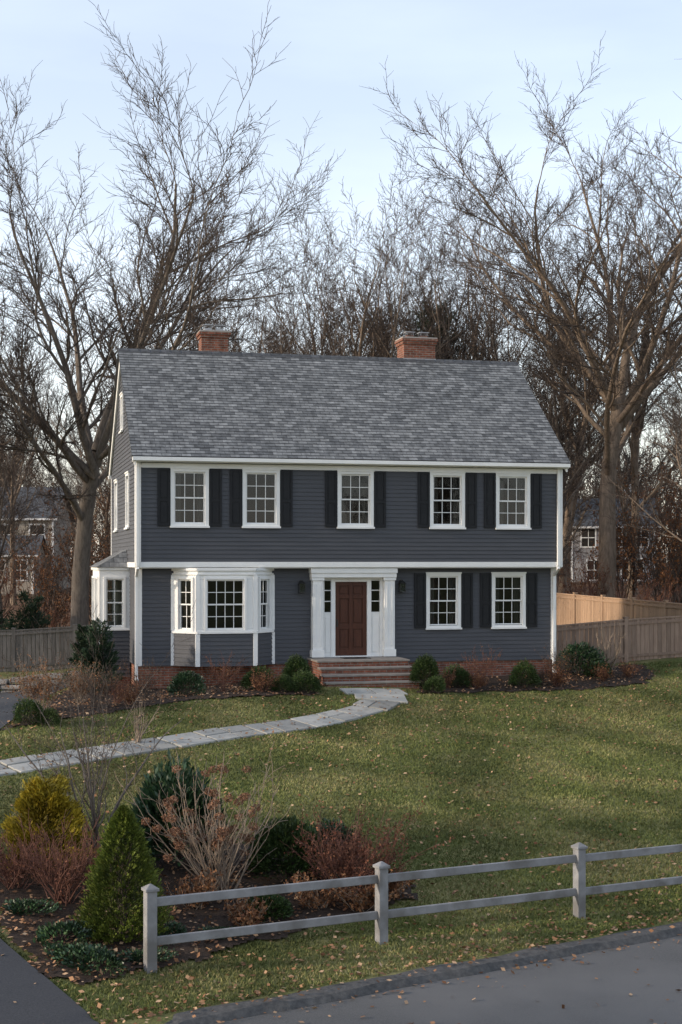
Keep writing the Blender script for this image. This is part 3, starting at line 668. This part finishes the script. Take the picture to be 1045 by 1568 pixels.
def bare_tree(name,seed,Hh,tl,tr_,limbs=7,spread=(.45,.95),dens=(9,8,7,5),mats=('bark','twig'),rmin=.011,llen=.62,lean=(0,0),tmin=.45,trop=.06,ratio=(.40,.44,.50,.52),fit=True,forks=4,ftilt=(.12,.42),az0=0,crown=0):
    rng=np.random.default_rng(seed); parts=[]
    p=np.array([[0,0,-.4]]); d=norm(np.array([[lean[0],lean[1],1.]])); L=np.array([tl*Hh]); r=np.array([tr_])
    P,D,Rr=grow(rng,p,d,L,r,12,.03,.02,.66); Rr[:,0]*=1.45; Rr[:,1]*=1.12
    parts.append((*tubes(P,Rr,10),0))
    pos,dd,ll,rr=kids(rng,P,D,Rr,L,limbs,tmin,spread,(llen*Hh)/(tl*Hh),.50,.03,False,.10)
    k=np.arange(forks); az=az0+k*2*math.pi/forks+rng.normal(0,.25,forks); tilt=rng.uniform(ftilt[0],ftilt[1],forks); tilt[0]*=.35
    fd_=np.stack([np.cos(az)*np.sin(tilt),np.sin(az)*np.sin(tilt),np.cos(tilt)],1)
    fp=np.repeat(P[:,-1],forks,0); fp[:,2]-=rng.uniform(0,.06,forks)*Hh*(k>0)
    tx=P[0,-1]; fp[:,:2]=tx[:2]
    fl=(1-tl)*Hh*rng.uniform(.80,.95,forks)/np.maximum(np.cos(tilt),.7)**.6; fr_=Rr[0,-1]*np.where(k==0,.82,.66)
    pos=np.concatenate([pos,fp]); dd=np.concatenate([dd,fd_]); ll=np.concatenate([ll,fl]); rr=np.concatenate([rr,fr_])
    L=ll; rr=np.maximum(rr,tr_*.14)
    P,D,Rr=grow(rng,pos,dd,L,rr,12,.06,trop,.20); parts.append((*tubes(P,Rr,7),0))
    k1,k2=tr_*.06,tr_*.036
    spec=[(dens[0],.15,(.35,.8),ratio[0],.60,k1,8,.085,trop*1.1,.30,5,0),(dens[1],.12,(.35,.8),ratio[1],.60,k2,6,.09,trop,.38,4,1),(dens[2],.12,(.35,.8),ratio[2],.6,rmin,4,.10,trop,.6,3,1),(dens[3],.12,(.35,.8),ratio[3],.7,rmin*.85,3,.10,trop*.7,.6,3,1)]
    for (n,tm,ang,lr,rf,rm,k,wob,tp,tap,m,mi) in spec:
        if n==0: break
        pos,dd,ll,rr=kids(rng,P,D,Rr,L,n,tm,ang,lr,rf,rm,True,.45); L=ll
        P,D,Rr=grow(rng,pos,dd,L,rr,k,wob,tp,tap); parts.append((*tubes(P,Rr,m),mi))
    V,F,Mi=join(parts)
    if fit:
        top=np.percentile(V[:,2],99.7); z1=tl*Hh*tmin
        hi=V[:,2]>z1; V[hi,2]=z1+(V[hi,2]-z1)*(Hh-z1)/(top-z1)
        if crown:
            r97=np.percentile(np.hypot(V[:,0],V[:,1]),95); sc=min(max(crown/r97,1),1.7)
            f=1+(sc-1)*sm((V[:,2]-z1)/(.18*Hh)); V[:,0]*=f; V[:,1]*=f
    return np_mesh(name,V,F,mats,Mi,smooth=True),P
def leaves(C_,size,rng,asp=.45,dirs=None,rnd=None,fl=0.0):
    n=len(C_); a=norm(rng.normal(0,1,(n,3))) if dirs is None else norm(dirs+rng.normal(0,.35,(n,3)))
    r_=norm(rng.normal(0,1,(n,3))); 
    if fl: a[:,2]*=(1-fl); a=norm(a); r_=np.cross(a,norm(np.array([0,0,1.])+rng.normal(0,.35,(n,3))))
    b=norm(np.cross(a,r_)) if not fl else norm(r_)
    s=np.asarray(size).reshape(-1,1)*np.ones((n,1)); w=s*asp
    V=np.stack([C_-a*s/2,C_+b*w/2,C_+a*s/2,C_-b*w/2],1).reshape(-1,3); F=np.arange(4*n).reshape(-1,4)
    return V,F,(rng.uniform(0,1,n) if rnd is None else rnd)
def lump(dirs,seed,amp):
    r=np.random.default_rng(seed); s=np.zeros(len(dirs))
    for k in range(9):
        c=norm(r.normal(0,1,3)); s+=np.exp(-((1-dirs@c)/.18))*r.uniform(-.2,1)
    return 1+amp*(s-.35)
def shrub_mesh(name,w,h,leaf,n,mat,seed,shape='round',asp=.45,amp=.3,stem='twig',power=.75):
    rng=np.random.default_rng(seed)
    if shape=='round':
        d=norm(rng.normal(0,1,(n,3))); d[:,2]=np.abs(d[:,2])*1.0-.25*rng.uniform(0,1,n)*(d[:,2]<0); d=norm(d)
        rf=lump(d,seed,amp)*(rng.uniform(.35,1,n)**.4)*rng.uniform(.90,1.10,n)
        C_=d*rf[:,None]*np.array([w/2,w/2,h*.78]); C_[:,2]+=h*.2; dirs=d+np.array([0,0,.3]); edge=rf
    elif shape=='plume':
        K=60; tt=rng.uniform(0,.88,K)**1.2; pp=np.arange(K)*2.4+rng.normal(0,.4,K); k=rng.integers(0,K,n)
        s=rng.uniform(0,1,n)**.8; base=(1-tt[k])**power*w/2
        rr_=base*(.15+.85*s)*rng.uniform(.9,1.05,n); zz=tt[k]*h*.90+s*h*.14
        C_=np.stack([rr_*np.cos(pp[k]),rr_*np.sin(pp[k]),zz],1)+rng.normal(0,1,(n,3))*np.array([.07,.07,.055])*(1.25-s)[:,None]*w
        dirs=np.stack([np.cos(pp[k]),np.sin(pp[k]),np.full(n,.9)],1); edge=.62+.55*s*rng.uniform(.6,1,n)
    else:
        t=rng.uniform(0,1,n)**1.35; ph=rng.uniform(0,6.283,n)
        prof=(1-t)**power*(.75+.25*np.minimum(t/.15,1))
        cl=1+amp*.5*np.sin(ph*7+t*23+seed)*np.sin(t*41+ph*3)+amp*.35*np.sin(ph*13-t*37)
        rf=rng.uniform(.45,1,n)**.45; R_=w/2*prof*cl*rf
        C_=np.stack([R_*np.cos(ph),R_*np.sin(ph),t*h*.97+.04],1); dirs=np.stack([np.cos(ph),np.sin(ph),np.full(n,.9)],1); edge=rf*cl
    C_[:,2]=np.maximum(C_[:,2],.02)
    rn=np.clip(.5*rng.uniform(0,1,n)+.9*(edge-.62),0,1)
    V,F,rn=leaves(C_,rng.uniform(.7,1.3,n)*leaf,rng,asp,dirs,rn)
    ns=14; p=np.zeros((ns,3)); dd=norm(np.stack([rng.normal(0,.5,ns),rng.normal(0,.5,ns),np.ones(ns)],1))
    if shape!='round': dd=norm(dd*np.array([.2,.2,1]))
    P,D,Rr=grow(rng,p,dd,np.full(ns,h*.72),np.full(ns,.012),5,.08,0,.5); V2,F2=tubes(P,Rr,4)
    V_=np.concatenate([V,V2]); F_=np.concatenate([F,F2+len(V)]); mi=np.concatenate([np.zeros(len(F)),np.ones(len(F2))]); rn=np.concatenate([rn,np.zeros(len(F2))])
    return np_mesh(name,V_,F_,[mat,stem],mi,rn)
def twig_mesh(name,w,h,seed,stems=16,mats='twig_red',lv=(5,4),r0=.012,leafmat=None,nleaf=0,ls=.05,heads=False,rmin=.004,hd=.09):
    rng=np.random.default_rng(seed); parts=[]
    sp=w/h*.75
    p=np.concatenate([rng.normal(0,w*.06,(stems,2)),np.full((stems,1),-.05)],1); ph=rng.uniform(0,6.28,stems); a=rng.uniform(0,1,stems)**.7*sp
    d=norm(np.stack([np.cos(ph)*a,np.sin(ph)*a,np.ones(stems)],1)); L=rng.uniform(.65,1.05,stems)*h*.85/np.maximum(d[:,2],.6); r=np.full(stems,r0)
    P,D,Rr=grow(rng,p,d,L,r,6,.07,.03,.5); parts.append((*tubes(P,Rr,5),0))
    for n in lv:
        pos,dd,ll,rr=kids(rng,P,D,Rr,L,n,.35,(.3,.7),.42,.7,rmin,True,.4); L=ll
        P,D,Rr=grow(rng,pos,dd,L,rr,4,.10,.05,.6); parts.append((*tubes(P,Rr,3),0))
    tips=P[:,-1]; V,F,mi=join(parts); rn=np.zeros(len(F)); ml=[mats]
    if leafmat:
        if heads:
            k=rng.choice(len(tips),min(heads,len(tips)),replace=False); c=tips[k]; n=110
            dd=norm(rng.normal(0,1,(len(c)*n,3))); C_=np.repeat(c,n,0)+dd*hd*rng.uniform(.3,1,(len(c)*n,1))**.5*np.array([1,1,.75])
        else:
            allp=P.reshape(-1,3); C_=allp[rng.integers(0,len(allp),nleaf)]+rng.normal(0,.03,(nleaf,3))
        V2,F2,r2=leaves(C_,rng.uniform(.6,1.3,len(C_))*ls,rng,.6); nV=len(V); V=np.concatenate([V,V2]); mi=np.concatenate([mi,np.ones(len(F2))]); rn=np.concatenate([rn,r2]); F=np.concatenate([F,F2+nV]); ml.append(leafmat)
    return np_mesh(name,V,F,ml,mi,rn)
def put(name,me,x,y,rot=0,s=1,dz=0,parent=None): return add(name,me,(x,y,hz(x,y)+dz),rot,s,parent)

# foreground bed
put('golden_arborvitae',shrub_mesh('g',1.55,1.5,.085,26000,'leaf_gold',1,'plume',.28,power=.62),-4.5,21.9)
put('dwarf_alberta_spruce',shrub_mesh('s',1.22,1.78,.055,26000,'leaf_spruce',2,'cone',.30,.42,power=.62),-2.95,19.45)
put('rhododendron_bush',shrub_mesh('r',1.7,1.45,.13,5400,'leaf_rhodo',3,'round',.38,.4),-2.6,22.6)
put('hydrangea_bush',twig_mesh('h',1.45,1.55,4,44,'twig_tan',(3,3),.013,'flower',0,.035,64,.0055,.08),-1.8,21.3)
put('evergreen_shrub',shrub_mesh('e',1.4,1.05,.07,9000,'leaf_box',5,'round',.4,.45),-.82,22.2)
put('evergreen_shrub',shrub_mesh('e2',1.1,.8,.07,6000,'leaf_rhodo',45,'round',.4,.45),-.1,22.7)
put('russet_shrub',twig_mesh('ru',1.5,1.05,6,44,'twig_red',(6,5),.009,'leaf_red',3200,.045),.08,21.4)
put('barberry_bush',twig_mesh('ba',1.25,.95,7,40,'twig_red',(6,5),.009,'leaf_red',800,.035),-3.95,20.5)
put('barberry_bush',twig_mesh('ba2',1.0,.7,47,34,'twig_red',(6,5),.008,'leaf_red',700,.035),-4.75,20.9)
put('low_evergreen_shrub',shrub_mesh('lo',.9,.42,.06,2200,'leaf_box',8,'round',.4,.6),-1.05,20.4)
lowm=shrub_mesh('low',.8,.24,.06,1000,'leaf_rhodo',9,'round',.5,.9)
for (x,y,s_) in ((-3.1,18.3,1),(-3.7,19.1,1.1),(-2.55,18.6,.7),(-3.5,18.5,.8),(-4.4,20.0,.8),(-1.7,19.6,.6),(-2.3,19.5,.7)): put('groundcover_plant',lowm,x,y,x*7,s_)
for i,(x,y) in enumerate(((.35,20.95),(-.35,20.9),(.75,21.6),(-1.3,20.0),(-2.1,20.6),(-3.4,21.0))):
    put('brown_perennial',twig_mesh('bp%d'%i,.8,.45,21+i,24,'twig_tan',(4,),.006,'leaf_brown',900,.06),x,y)
m_,_=bare_tree('sap',31,3.9,.22,.030,6,(.3,.6),(5,4,4,0),('bark','twig'),.004,.62,tmin=.2,trop=.06,forks=5,ftilt=(.15,.45))
put('bare_ornamental_tree',m_,-3.75,22.4,0,1.0)
m2_,_=bare_tree('sap2',33,2.2,.25,.022,6,(.3,.6),(6,5,0,0),('twig_tan','twig_tan'),.004,.55,tmin=.2,trop=.08)
put('bare_ornamental_tree',m2_,7.6,41.4,0,1.05); put('bare_ornamental_tree',m2_,-4.25,29.8,2,.6)
# foundation planting
bxm=shrub_mesh('bx',.9,.75,.05,4500,'leaf_box',10,'round',.45,.25); bxc=shrub_mesh('bc',.85,1.0,.05,7000,'leaf_box',11,'round',.45,.28)
bxr=shrub_mesh('br',1.0,.8,.07,3000,'leaf_rhodo',12,'round',.4,.45); bxs=shrub_mesh('bxs',.8,.6,.05,3600,'leaf_box',16,'round',.45,.4)
for (me,x,y,s_) in ((bxr,-3.85,35.6,.9),(bxs,-2.1,36.4,1.0),(bxc,-1.15,37.0,.92),(bxs,-.85,36.1,.9),(bxs,-1.5,36.0,.7),(bxc,2.2,37.8,.95),(bxs,2.4,37.3,.7),(bxs,3.1,38.3,.95),(bxm,4.95,38.9,.95),(bxr,6.75,40.9,1.35),(bxs,7.3,40.8,.9),(bxs,-6.7,31.0,.9),(bxs,-6.3,30.9,.6)):
    put('boxwood_shrub' if me in (bxm,bxc,bxs) else 'rhododendron_bush',me,x,y,x*3,s_)
tw1=twig_mesh('tw1',1.0,.9,13,22,'twig_red',(5,3),.007,'leaf_brown',260,.045); tw2=twig_mesh('tw2',.9,.6,14,26,'twig_red',(5,3),.006,'leaf_brown',900,.05)
tw3=twig_mesh('tw3',1.0,1.1,15,22,'twig',(5,3),.007,'leaf_brown',300,.045)
for (me,x,y,s_) in ((tw1,-2.95,36.0,.9),(tw2,-1.95,35.8,.8),(tw3,-4.75,34.8,.75),(tw1,-5.3,34.0,.75),(tw1,3.75,38.7,.95),(tw2,2.75,37.9,.7),(tw2,3.6,38.2,.7),(tw2,5.9,39.2,.9),(tw3,6.05,39.6,.85),(tw2,7.3,40.2,.7),(tw2,8.2,40.8,.7),(tw3,5.5,39.3,.5),(tw3,-5.6,33.2,.85),(tw2,-5.0,33.6,.7)):
    put('dormant_shrub',me,x,y,x*5,s_)
put('golden_brown_shrub',twig_mesh('gb',1.2,1.0,17,30,'twig_tan',(6,4),.008,'leaf_orange',1800,.05),-6.75,32.6)
put('golden_brown_shrub',twig_mesh('gb2',1.2,1.0,18,30,'twig_tan',(6,4),.008,'leaf_orange',1200,.05),-6.3,34.5,1,.9)
ever=shrub_mesh('ev',1.2,2.1,.09,9000,'leaf_pine',19,'plume',.25,power=.7)
put('evergreen_conifer',ever,-6.25,37.2,0,1.05); put('evergreen_conifer',ever,-6.9,38.6,2,.95)
yew=shrub_mesh('yw',2.2,2.6,.12,9000,'leaf_pine',20,'plume',.25,power=.7)
for (x,y,s_) in ((-11.6,53.5,1.15),(-13.6,54,1.3)): put('evergreen_conifer',yew,x,y,x,s_)

# hero trees
hl,_=bare_tree('hl',107,21.5,.42,.38,4,(.7,1.05),(10,9,7,5),('bark','twig'),.010,.50,(0.01,0),.62,.045,(.44,.46,.50,.52),forks=6,ftilt=(.38,.80),az0=.2,crown=6.3)
put('bare_maple_tree',hl,-10.1,55,0.0,1)
hr,_=bare_tree('hr',104,25,.44,.42,5,(.7,1.0),(10,9,7,5),('bark_warm','twig'),.011,.44,(0.0,0),.62,.045,(.44,.46,.50,.52),forks=6,ftilt=(.35,.75),az0=.4,crown=7.0)
put('bare_oak_tree',hr,11.0,60,0.3,1)
# woods
tm=[]
for i,(tl,lm) in enumerate(((.42,4),(.35,5),(.5,4),(.38,5),(.45,4))):
    me,_=bare_tree('wt%d'%i,200+i,20,tl,.20+.02*(i%3),lm,(.45,.8),(9,7,6,3),('bark' if i%2 else 'bark_warm','twig'),.011,.36,(0,0),.5,.045,(.38,.43,.48,.5),forks=4+(i%2),ftilt=(.20,.55),crown=4.3); tm.append(me)
WOODS=empty('background_woods')
r=random.Random(42)
def wtree(x,y,s_): 
    o=put('woods_tree',tm[r.randrange(5)],x,y,r.uniform(0,6.28),s_,0,WOODS)
for (x,y,s_) in ((-16.4,66,.80),(-8.6,68,.84),(-6.3,66,.84),(-4.4,71,.94),(-2.2,66,.92),(-.2,70,1.0),(1.5,67,1.02),(3.1,72,1.08),(4.6,69,1.04),(6.6,70,1.0),(8.6,74,1.05),(10.0,68,.9),(13.5,67,1.0),(15.2,57,.85),(16.8,72,1.12),(18.5,63,1.0),(-10,76,.78),(-5.5,80,.98),(0,82,1.08),(3.4,84,1.12),(8,84,1.1),(12.3,80,1.1),(-2.8,86,1.0),(-13,80,.78),(8.0,60,.62),(13.4,53,.58),(-7.5,60,.55),(-14.6,62,.6)): wtree(x,y,s_)
for i in range(46):
    y=r.uniform(92,170); x=r.uniform(-.28,.28)*y; 
    if (x/y<-.17 and y<118) or (.155<x/y<.22 and y<108): continue
    wtree(x,y,r.uniform(.8,1.05)*(.85 if x<-8 else 1.0))
for (x,y) in ((14.2,90),(18.6,91),(22.5,86),(-20.5,90)): wtree(x,y,.85)
for i in range(15): wtree(r.uniform(-90,-26),r.uniform(-5,60),r.uniform(.8,1.15))
for i in range(6): wtree(r.uniform(24,70),r.uniform(0,55),r.uniform(.8,1.15))
for i in range(10): wtree(r.uniform(-50,50),r.uniform(-60,-18),r.uniform(.8,1.15))  # unseen trees behind the camera, added for the windows to reflect
# understory
BR=empty('woodland_brush')
us=[twig_mesh('us0',3.2,4.5,51,9,'twig',(6,5,4),.03,'leaf_orange',1600,.10,rmin=.007),twig_mesh('us1',3.6,3.2,52,14,'twig_red',(6,5,3),.02,'leaf_brown',900,.09,rmin=.007),twig_mesh('us2',2.6,5.5,53,7,'twig',(7,5,4),.03,None,0,rmin=.008)]
for i in range(130):
    y=r.uniform(56,115); x=r.uniform(-.29,.29)*y
    if abs(x)<3+ .0*y and y<70: continue
    if x/y<-.17 and y>64: continue
    if .155<x/y<.225 and y>62: continue
    put('brush',us[r.choice((0,0,0,1,1,2,2))],x,y,r.uniform(0,6.28),r.uniform(.6,1.25),0,BR)
for (x,y,s_) in ((-9.2,57,1.0),(-8.2,60,1.15),(-12.2,60,.9),(-10.6,63,1.2),(-7.6,56,.9),(-17.5,84,1.1),(-20.5,88,.8),(-23,92,.6),(13.2,58,1.1),(15,62,1.2),(12.2,62,1.2),(17.5,90,1.0)): put('brush',us[0],x,y,x,s_,0,BR)
for i in range(90):
    y=r.uniform(118,210); x=r.uniform(-.3,.3)*y
    put('brush',us[r.choice((1,2,0,2))],x,y,r.uniform(0,6.28),r.uniform(1.6,2.4),0,BR)
def pine(seed,Hh):
    rng=np.random.default_rng(seed); P,D,Rr=grow(rng,np.array([[0,0,-.3]]),np.array([[0,0,1.]]),np.array([Hh]),np.array([.24]),14,.02,.02,.15)
    parts=[(*tubes(P,Rr,8),0)]
    n=90; t=np.linspace(.35,.99,n); pos=np.stack([np.interp(t,np.linspace(0,1,15),P[0,:,k]) for k in range(3)],1); ph=np.arange(n)*2.4+rng.normal(0,.3,n)
    d=norm(np.stack([np.cos(ph),np.sin(ph),np.full(n,.15)+.5*t],1)); L=Hh*.20*(1.08-t)**.6*rng.uniform(.6,1.2,n)+.3
    P,D,Rr=grow(rng,pos,d,L,np.full(n,.045),6,.06,.05,.3); parts.append((*tubes(P,Rr,4),0))
    pos,dd,ll,rr=kids(rng,P,D,Rr,L,9,.3,(.4,.8),.35,.6,.01,True,.3); P,D,Rr=grow(rng,pos,dd,ll,rr,3,.1,.08,.5); parts.append((*tubes(P,Rr,3),0))
    V,F,mi=join(parts); pp=P[:,1:].reshape(-1,3); k=rng.integers(0,len(pp),30000); C_=pp[k]+rng.normal(0,.09,(len(k),3))
    V2,F2,r2=leaves(C_,rng.uniform(.12,.24,len(k)),rng,.16,np.tile(np.array([[0,0,.8]]),(len(k),1))+rng.normal(0,.6,(len(k),3)))
    rn=np.concatenate([np.zeros(len(F)),r2]); F=np.concatenate([F,F2+len(V)]); V=np.concatenate([V,V2]); mi=np.concatenate([mi,np.ones(len(F2))])
    return np_mesh('pine',V,F,['bark','leaf_pine'],mi,rn)
pm_=pine(5,17); put('pine_tree',pm_,5.8,73,0,.92); put('pine_tree',pm_,-11.5,100,1,.6); put('pine_tree',pm_,23,84,1,.5)

# ------------------------------------------------------------------ grass + fallen leaves
def housemask(x,y):
    u=(x-HO[0])*math.cos(HA)+(y-HO[1])*math.sin(HA); v=-(x-HO[0])*math.sin(HA)+(y-HO[1])*math.cos(HA)
    return ((u>-.9)&(u<12.1)&(v>-.1)&(v<8.2))|((u>4.6)&(u<7.3)&(v>-2.05)&(v<.4))
def pathmask(x,y,w=.5):
    m=np.full(x.shape,1e9)
    for i in range(0,len(pathC),2): m=np.minimum(m,(x-pathC[i,0])**2+(y-pathC[i,1])**2)
    return m<w*w
n=620000; y=15+31*RNG.uniform(0,1,n)**1.25; x=RNG.uniform(-1,1,n)*(.255*y+1.2)
q=Q(x,y); keep=(q>.27)&~inpoly(x,y,drive_poly)&~housemask(x,y)
ex=.07*np.sin(y*5)+.05*np.sin(y*11+x*4); ey=.07*np.sin(x*6)+.05*np.sin(x*13)
for p in (bed_front,bed_left,bed_right): keep&=~inpoly(x+ex,y+ey,p)
keep&=(y<43)
x,y=x[keep],y[keep]; k2=~pathmask(x,y,.45); x,y=x[k2],y[k2]; n=len(x)
z=hh(x,y); hgt=RNG.uniform(.022,.055,n); wd=(.006+.00025*y)*RNG.uniform(.7,1.3,n); ph=RNG.uniform(0,6.28,n); ln=RNG.normal(0,.025,(n,2))
V=np.stack([np.stack([x-np.cos(ph)*wd,y-np.sin(ph)*wd,z-.005],1),np.stack([x+np.cos(ph)*wd,y+np.sin(ph)*wd,z-.005],1),np.stack([x+ln[:,0],y+ln[:,1],z+hgt],1)],1).reshape(-1,3)
gx=np.arange(-14,14,.5); gy=np.arange(14,48,.5)
G2=np.array([[mn.fractal(Vector((a*.35,b*.55,3.1)),1.0,2.0,4) for a in gx] for b in gy])
G2=np.clip((G2-G2.min())/(G2.max()-G2.min()),0,1)
fi=np.clip((y-14)/.5,0,len(gy)-2); fj=np.clip((x+14)/.5,0,len(gx)-2); i0=fi.astype(int); j0=fj.astype(int); a=fi-i0; b=fj-j0
pat=G2[i0,j0]*(1-a)*(1-b)+G2[i0+1,j0]*a*(1-b)+G2[i0,j0+1]*(1-a)*b+G2[i0+1,j0+1]*a*b
pat=sm((pat-.38)/.3)
rn=np.clip(RNG.beta(1.6,2.6,n)*.70+.58*pat*RNG.uniform(.3,1,n),0,1)
add('grass',np_mesh('grass',V,np.arange(3*n).reshape(-1,3),['grass'],None,rn))
def scat(n,f): 
    y=RNG.uniform(15,46,n*8); x=RNG.uniform(-1,1,n*8)*(.255*y+1); w=f(x,y); k=RNG.uniform(0,1,len(x))<w; return x[k][:n],y[k][:n]
def fw(x,y):
    q=Q(x,y); w=np.full(x.shape,.05)
    cl=.5+.5*np.sin(x*2.1+1.7*np.sin(y*1.3))*np.sin(y*2.4+x)
    w+=.18*np.exp(-((q-.9)/1.0)**2)*(.2+cl)+ .2*np.exp(-((q-.33)/.14)**2)
    for p in (bed_front,): w+=inpoly(x,y,p)*.45*(.12+cl**1.5)
    for p in (bed_left,bed_right): w+=inpoly(x,y,p)*.25
    w+=.05*((np.abs(Q(x,y)-13)<2.5)); w=np.where(q<-.1,.008+.16*np.exp((q+.1)/.2),w); w=np.where(inpoly(x,y,drive_poly),.015,w)
    return np.where(housemask(x,y)|(q<-4),0,w)
x,y=scat(18000,fw); n=len(x); q=Q(x,y)
z=hh(x,y)+.035; z=np.where(q<0,-2.268,z); z=np.where((q>-.1)&(q<.3),-2.15,z)
for p in (bed_front,bed_left,bed_right): z=np.where(inpoly(x,y,p),hh(x,y)+.06,z)
z=np.where(pathmask(x,y,.5),hh(x,y)+.055,z)
V,F,rn=leaves(np.stack([x,y,z+RNG.uniform(0,.012,n)],1),RNG.uniform(.04,.10,n),RNG,.65,fl=.75)
add('fallen_leaves',np_mesh('fallen_leaves',V,F,['litter'],None,rn))

# ------------------------------------------------------------------ light, sky, camera
AZ=math.atan2(-.955,-.297); EL=rad(17)
w=bpy.data.worlds.new("World"); scene.world=w; w.use_nodes=True; nt=w.node_tree
bg=nt.nodes['Background']; sky=nt.nodes.new('ShaderNodeTexSky'); sky.sky_type='NISHITA'; sky.sun_disc=False
sky.sun_elevation=EL; sky.sun_rotation=AZ; sky.air_density=1.0; sky.dust_density=1.0; sky.ozone_density=1.0
tc=N(nt,'ShaderNodeTexCoord'); sp=N(nt,'ShaderNodeSeparateXYZ'); nt.links.new(tc.outputs['Generated'],sp.inputs[0])
mr=N(nt,'ShaderNodeMapRange'); mr.inputs[1].default_value=0.0; mr.inputs[2].default_value=.55; mr.inputs[3].default_value=1; mr.inputs[4].default_value=0; nt.links.new(sp.outputs[2],mr.inputs[0])
hz_=ramp(nt,[(0,(.53,.56,.64)),(.45,(.62,.645,.72)),(.75,(.82,.79,.81)),(1,(1.0,.89,.84))])
nt.links.new(mr.outputs[0],hz_.inputs[0])
mp=N(nt,'ShaderNodeMapping'); mp.inputs['Scale'].default_value=(1.5,1.5,7); nt.links.new(tc.outputs['Generated'],mp.inputs[0])
cn=N(nt,'ShaderNodeTexNoise'); cn.inputs['Scale'].default_value=2.2; cn.inputs['Detail'].default_value=7; nt.links.new(mp.outputs[0],cn.inputs['Vector'])
cr=N(nt,'ShaderNodeMapRange'); cr.inputs[1].default_value=.4; cr.inputs[2].default_value=.75; cr.inputs[3].default_value=.9; cr.inputs[4].default_value=1.12; nt.links.new(cn.outputs[0],cr.inputs[0])
hs=N(nt,'ShaderNodeVectorMath',operation='SCALE'); nt.links.new(hz_.outputs[0],hs.inputs[0]); nt.links.new(cr.outputs[0],hs.inputs['Scale'])
bg.inputs[1].default_value=.15; nt.links.new(sky.outputs[0],bg.inputs[0])
bg2=N(nt,'ShaderNodeBackground'); bg2.inputs[1].default_value=.88; nt.links.new(hs.outputs[0],bg2.inputs[0])
ad=N(nt,'ShaderNodeAddShader'); nt.links.new(bg.outputs[0],ad.inputs[0]); nt.links.new(bg2.outputs[0],ad.inputs[1]); nt.links.new(ad.outputs[0],nt.nodes['World Output'].inputs[0])
sl=bpy.data.lights.new('sun','SUN'); sl.energy=4.0; sl.angle=rad(2.0); sl.color=(1,.85,.68)
so=bpy.data.objects.new('sun',sl); COL.objects.link(so)
dv=Vector((math.sin(AZ)*math.cos(EL),math.cos(AZ)*math.cos(EL),math.sin(EL))); so.rotation_euler=dv.to_track_quat('Z','Y').to_euler()
cam=bpy.data.cameras.new('camera'); cam.lens=50.5; cam.sensor_width=36; cam.sensor_fit='AUTO'; cam.shift_y=.049; cam.clip_end=5000; cam.clip_start=.1
co=bpy.data.objects.new('camera',cam); co.location=(0,0,3.2); co.rotation_euler=(rad(90),0,0); COL.objects.link(co); scene.camera=co
scene.view_settings.view_transform='Standard'; scene.view_settings.look='None'; scene.view_settings.exposure=0
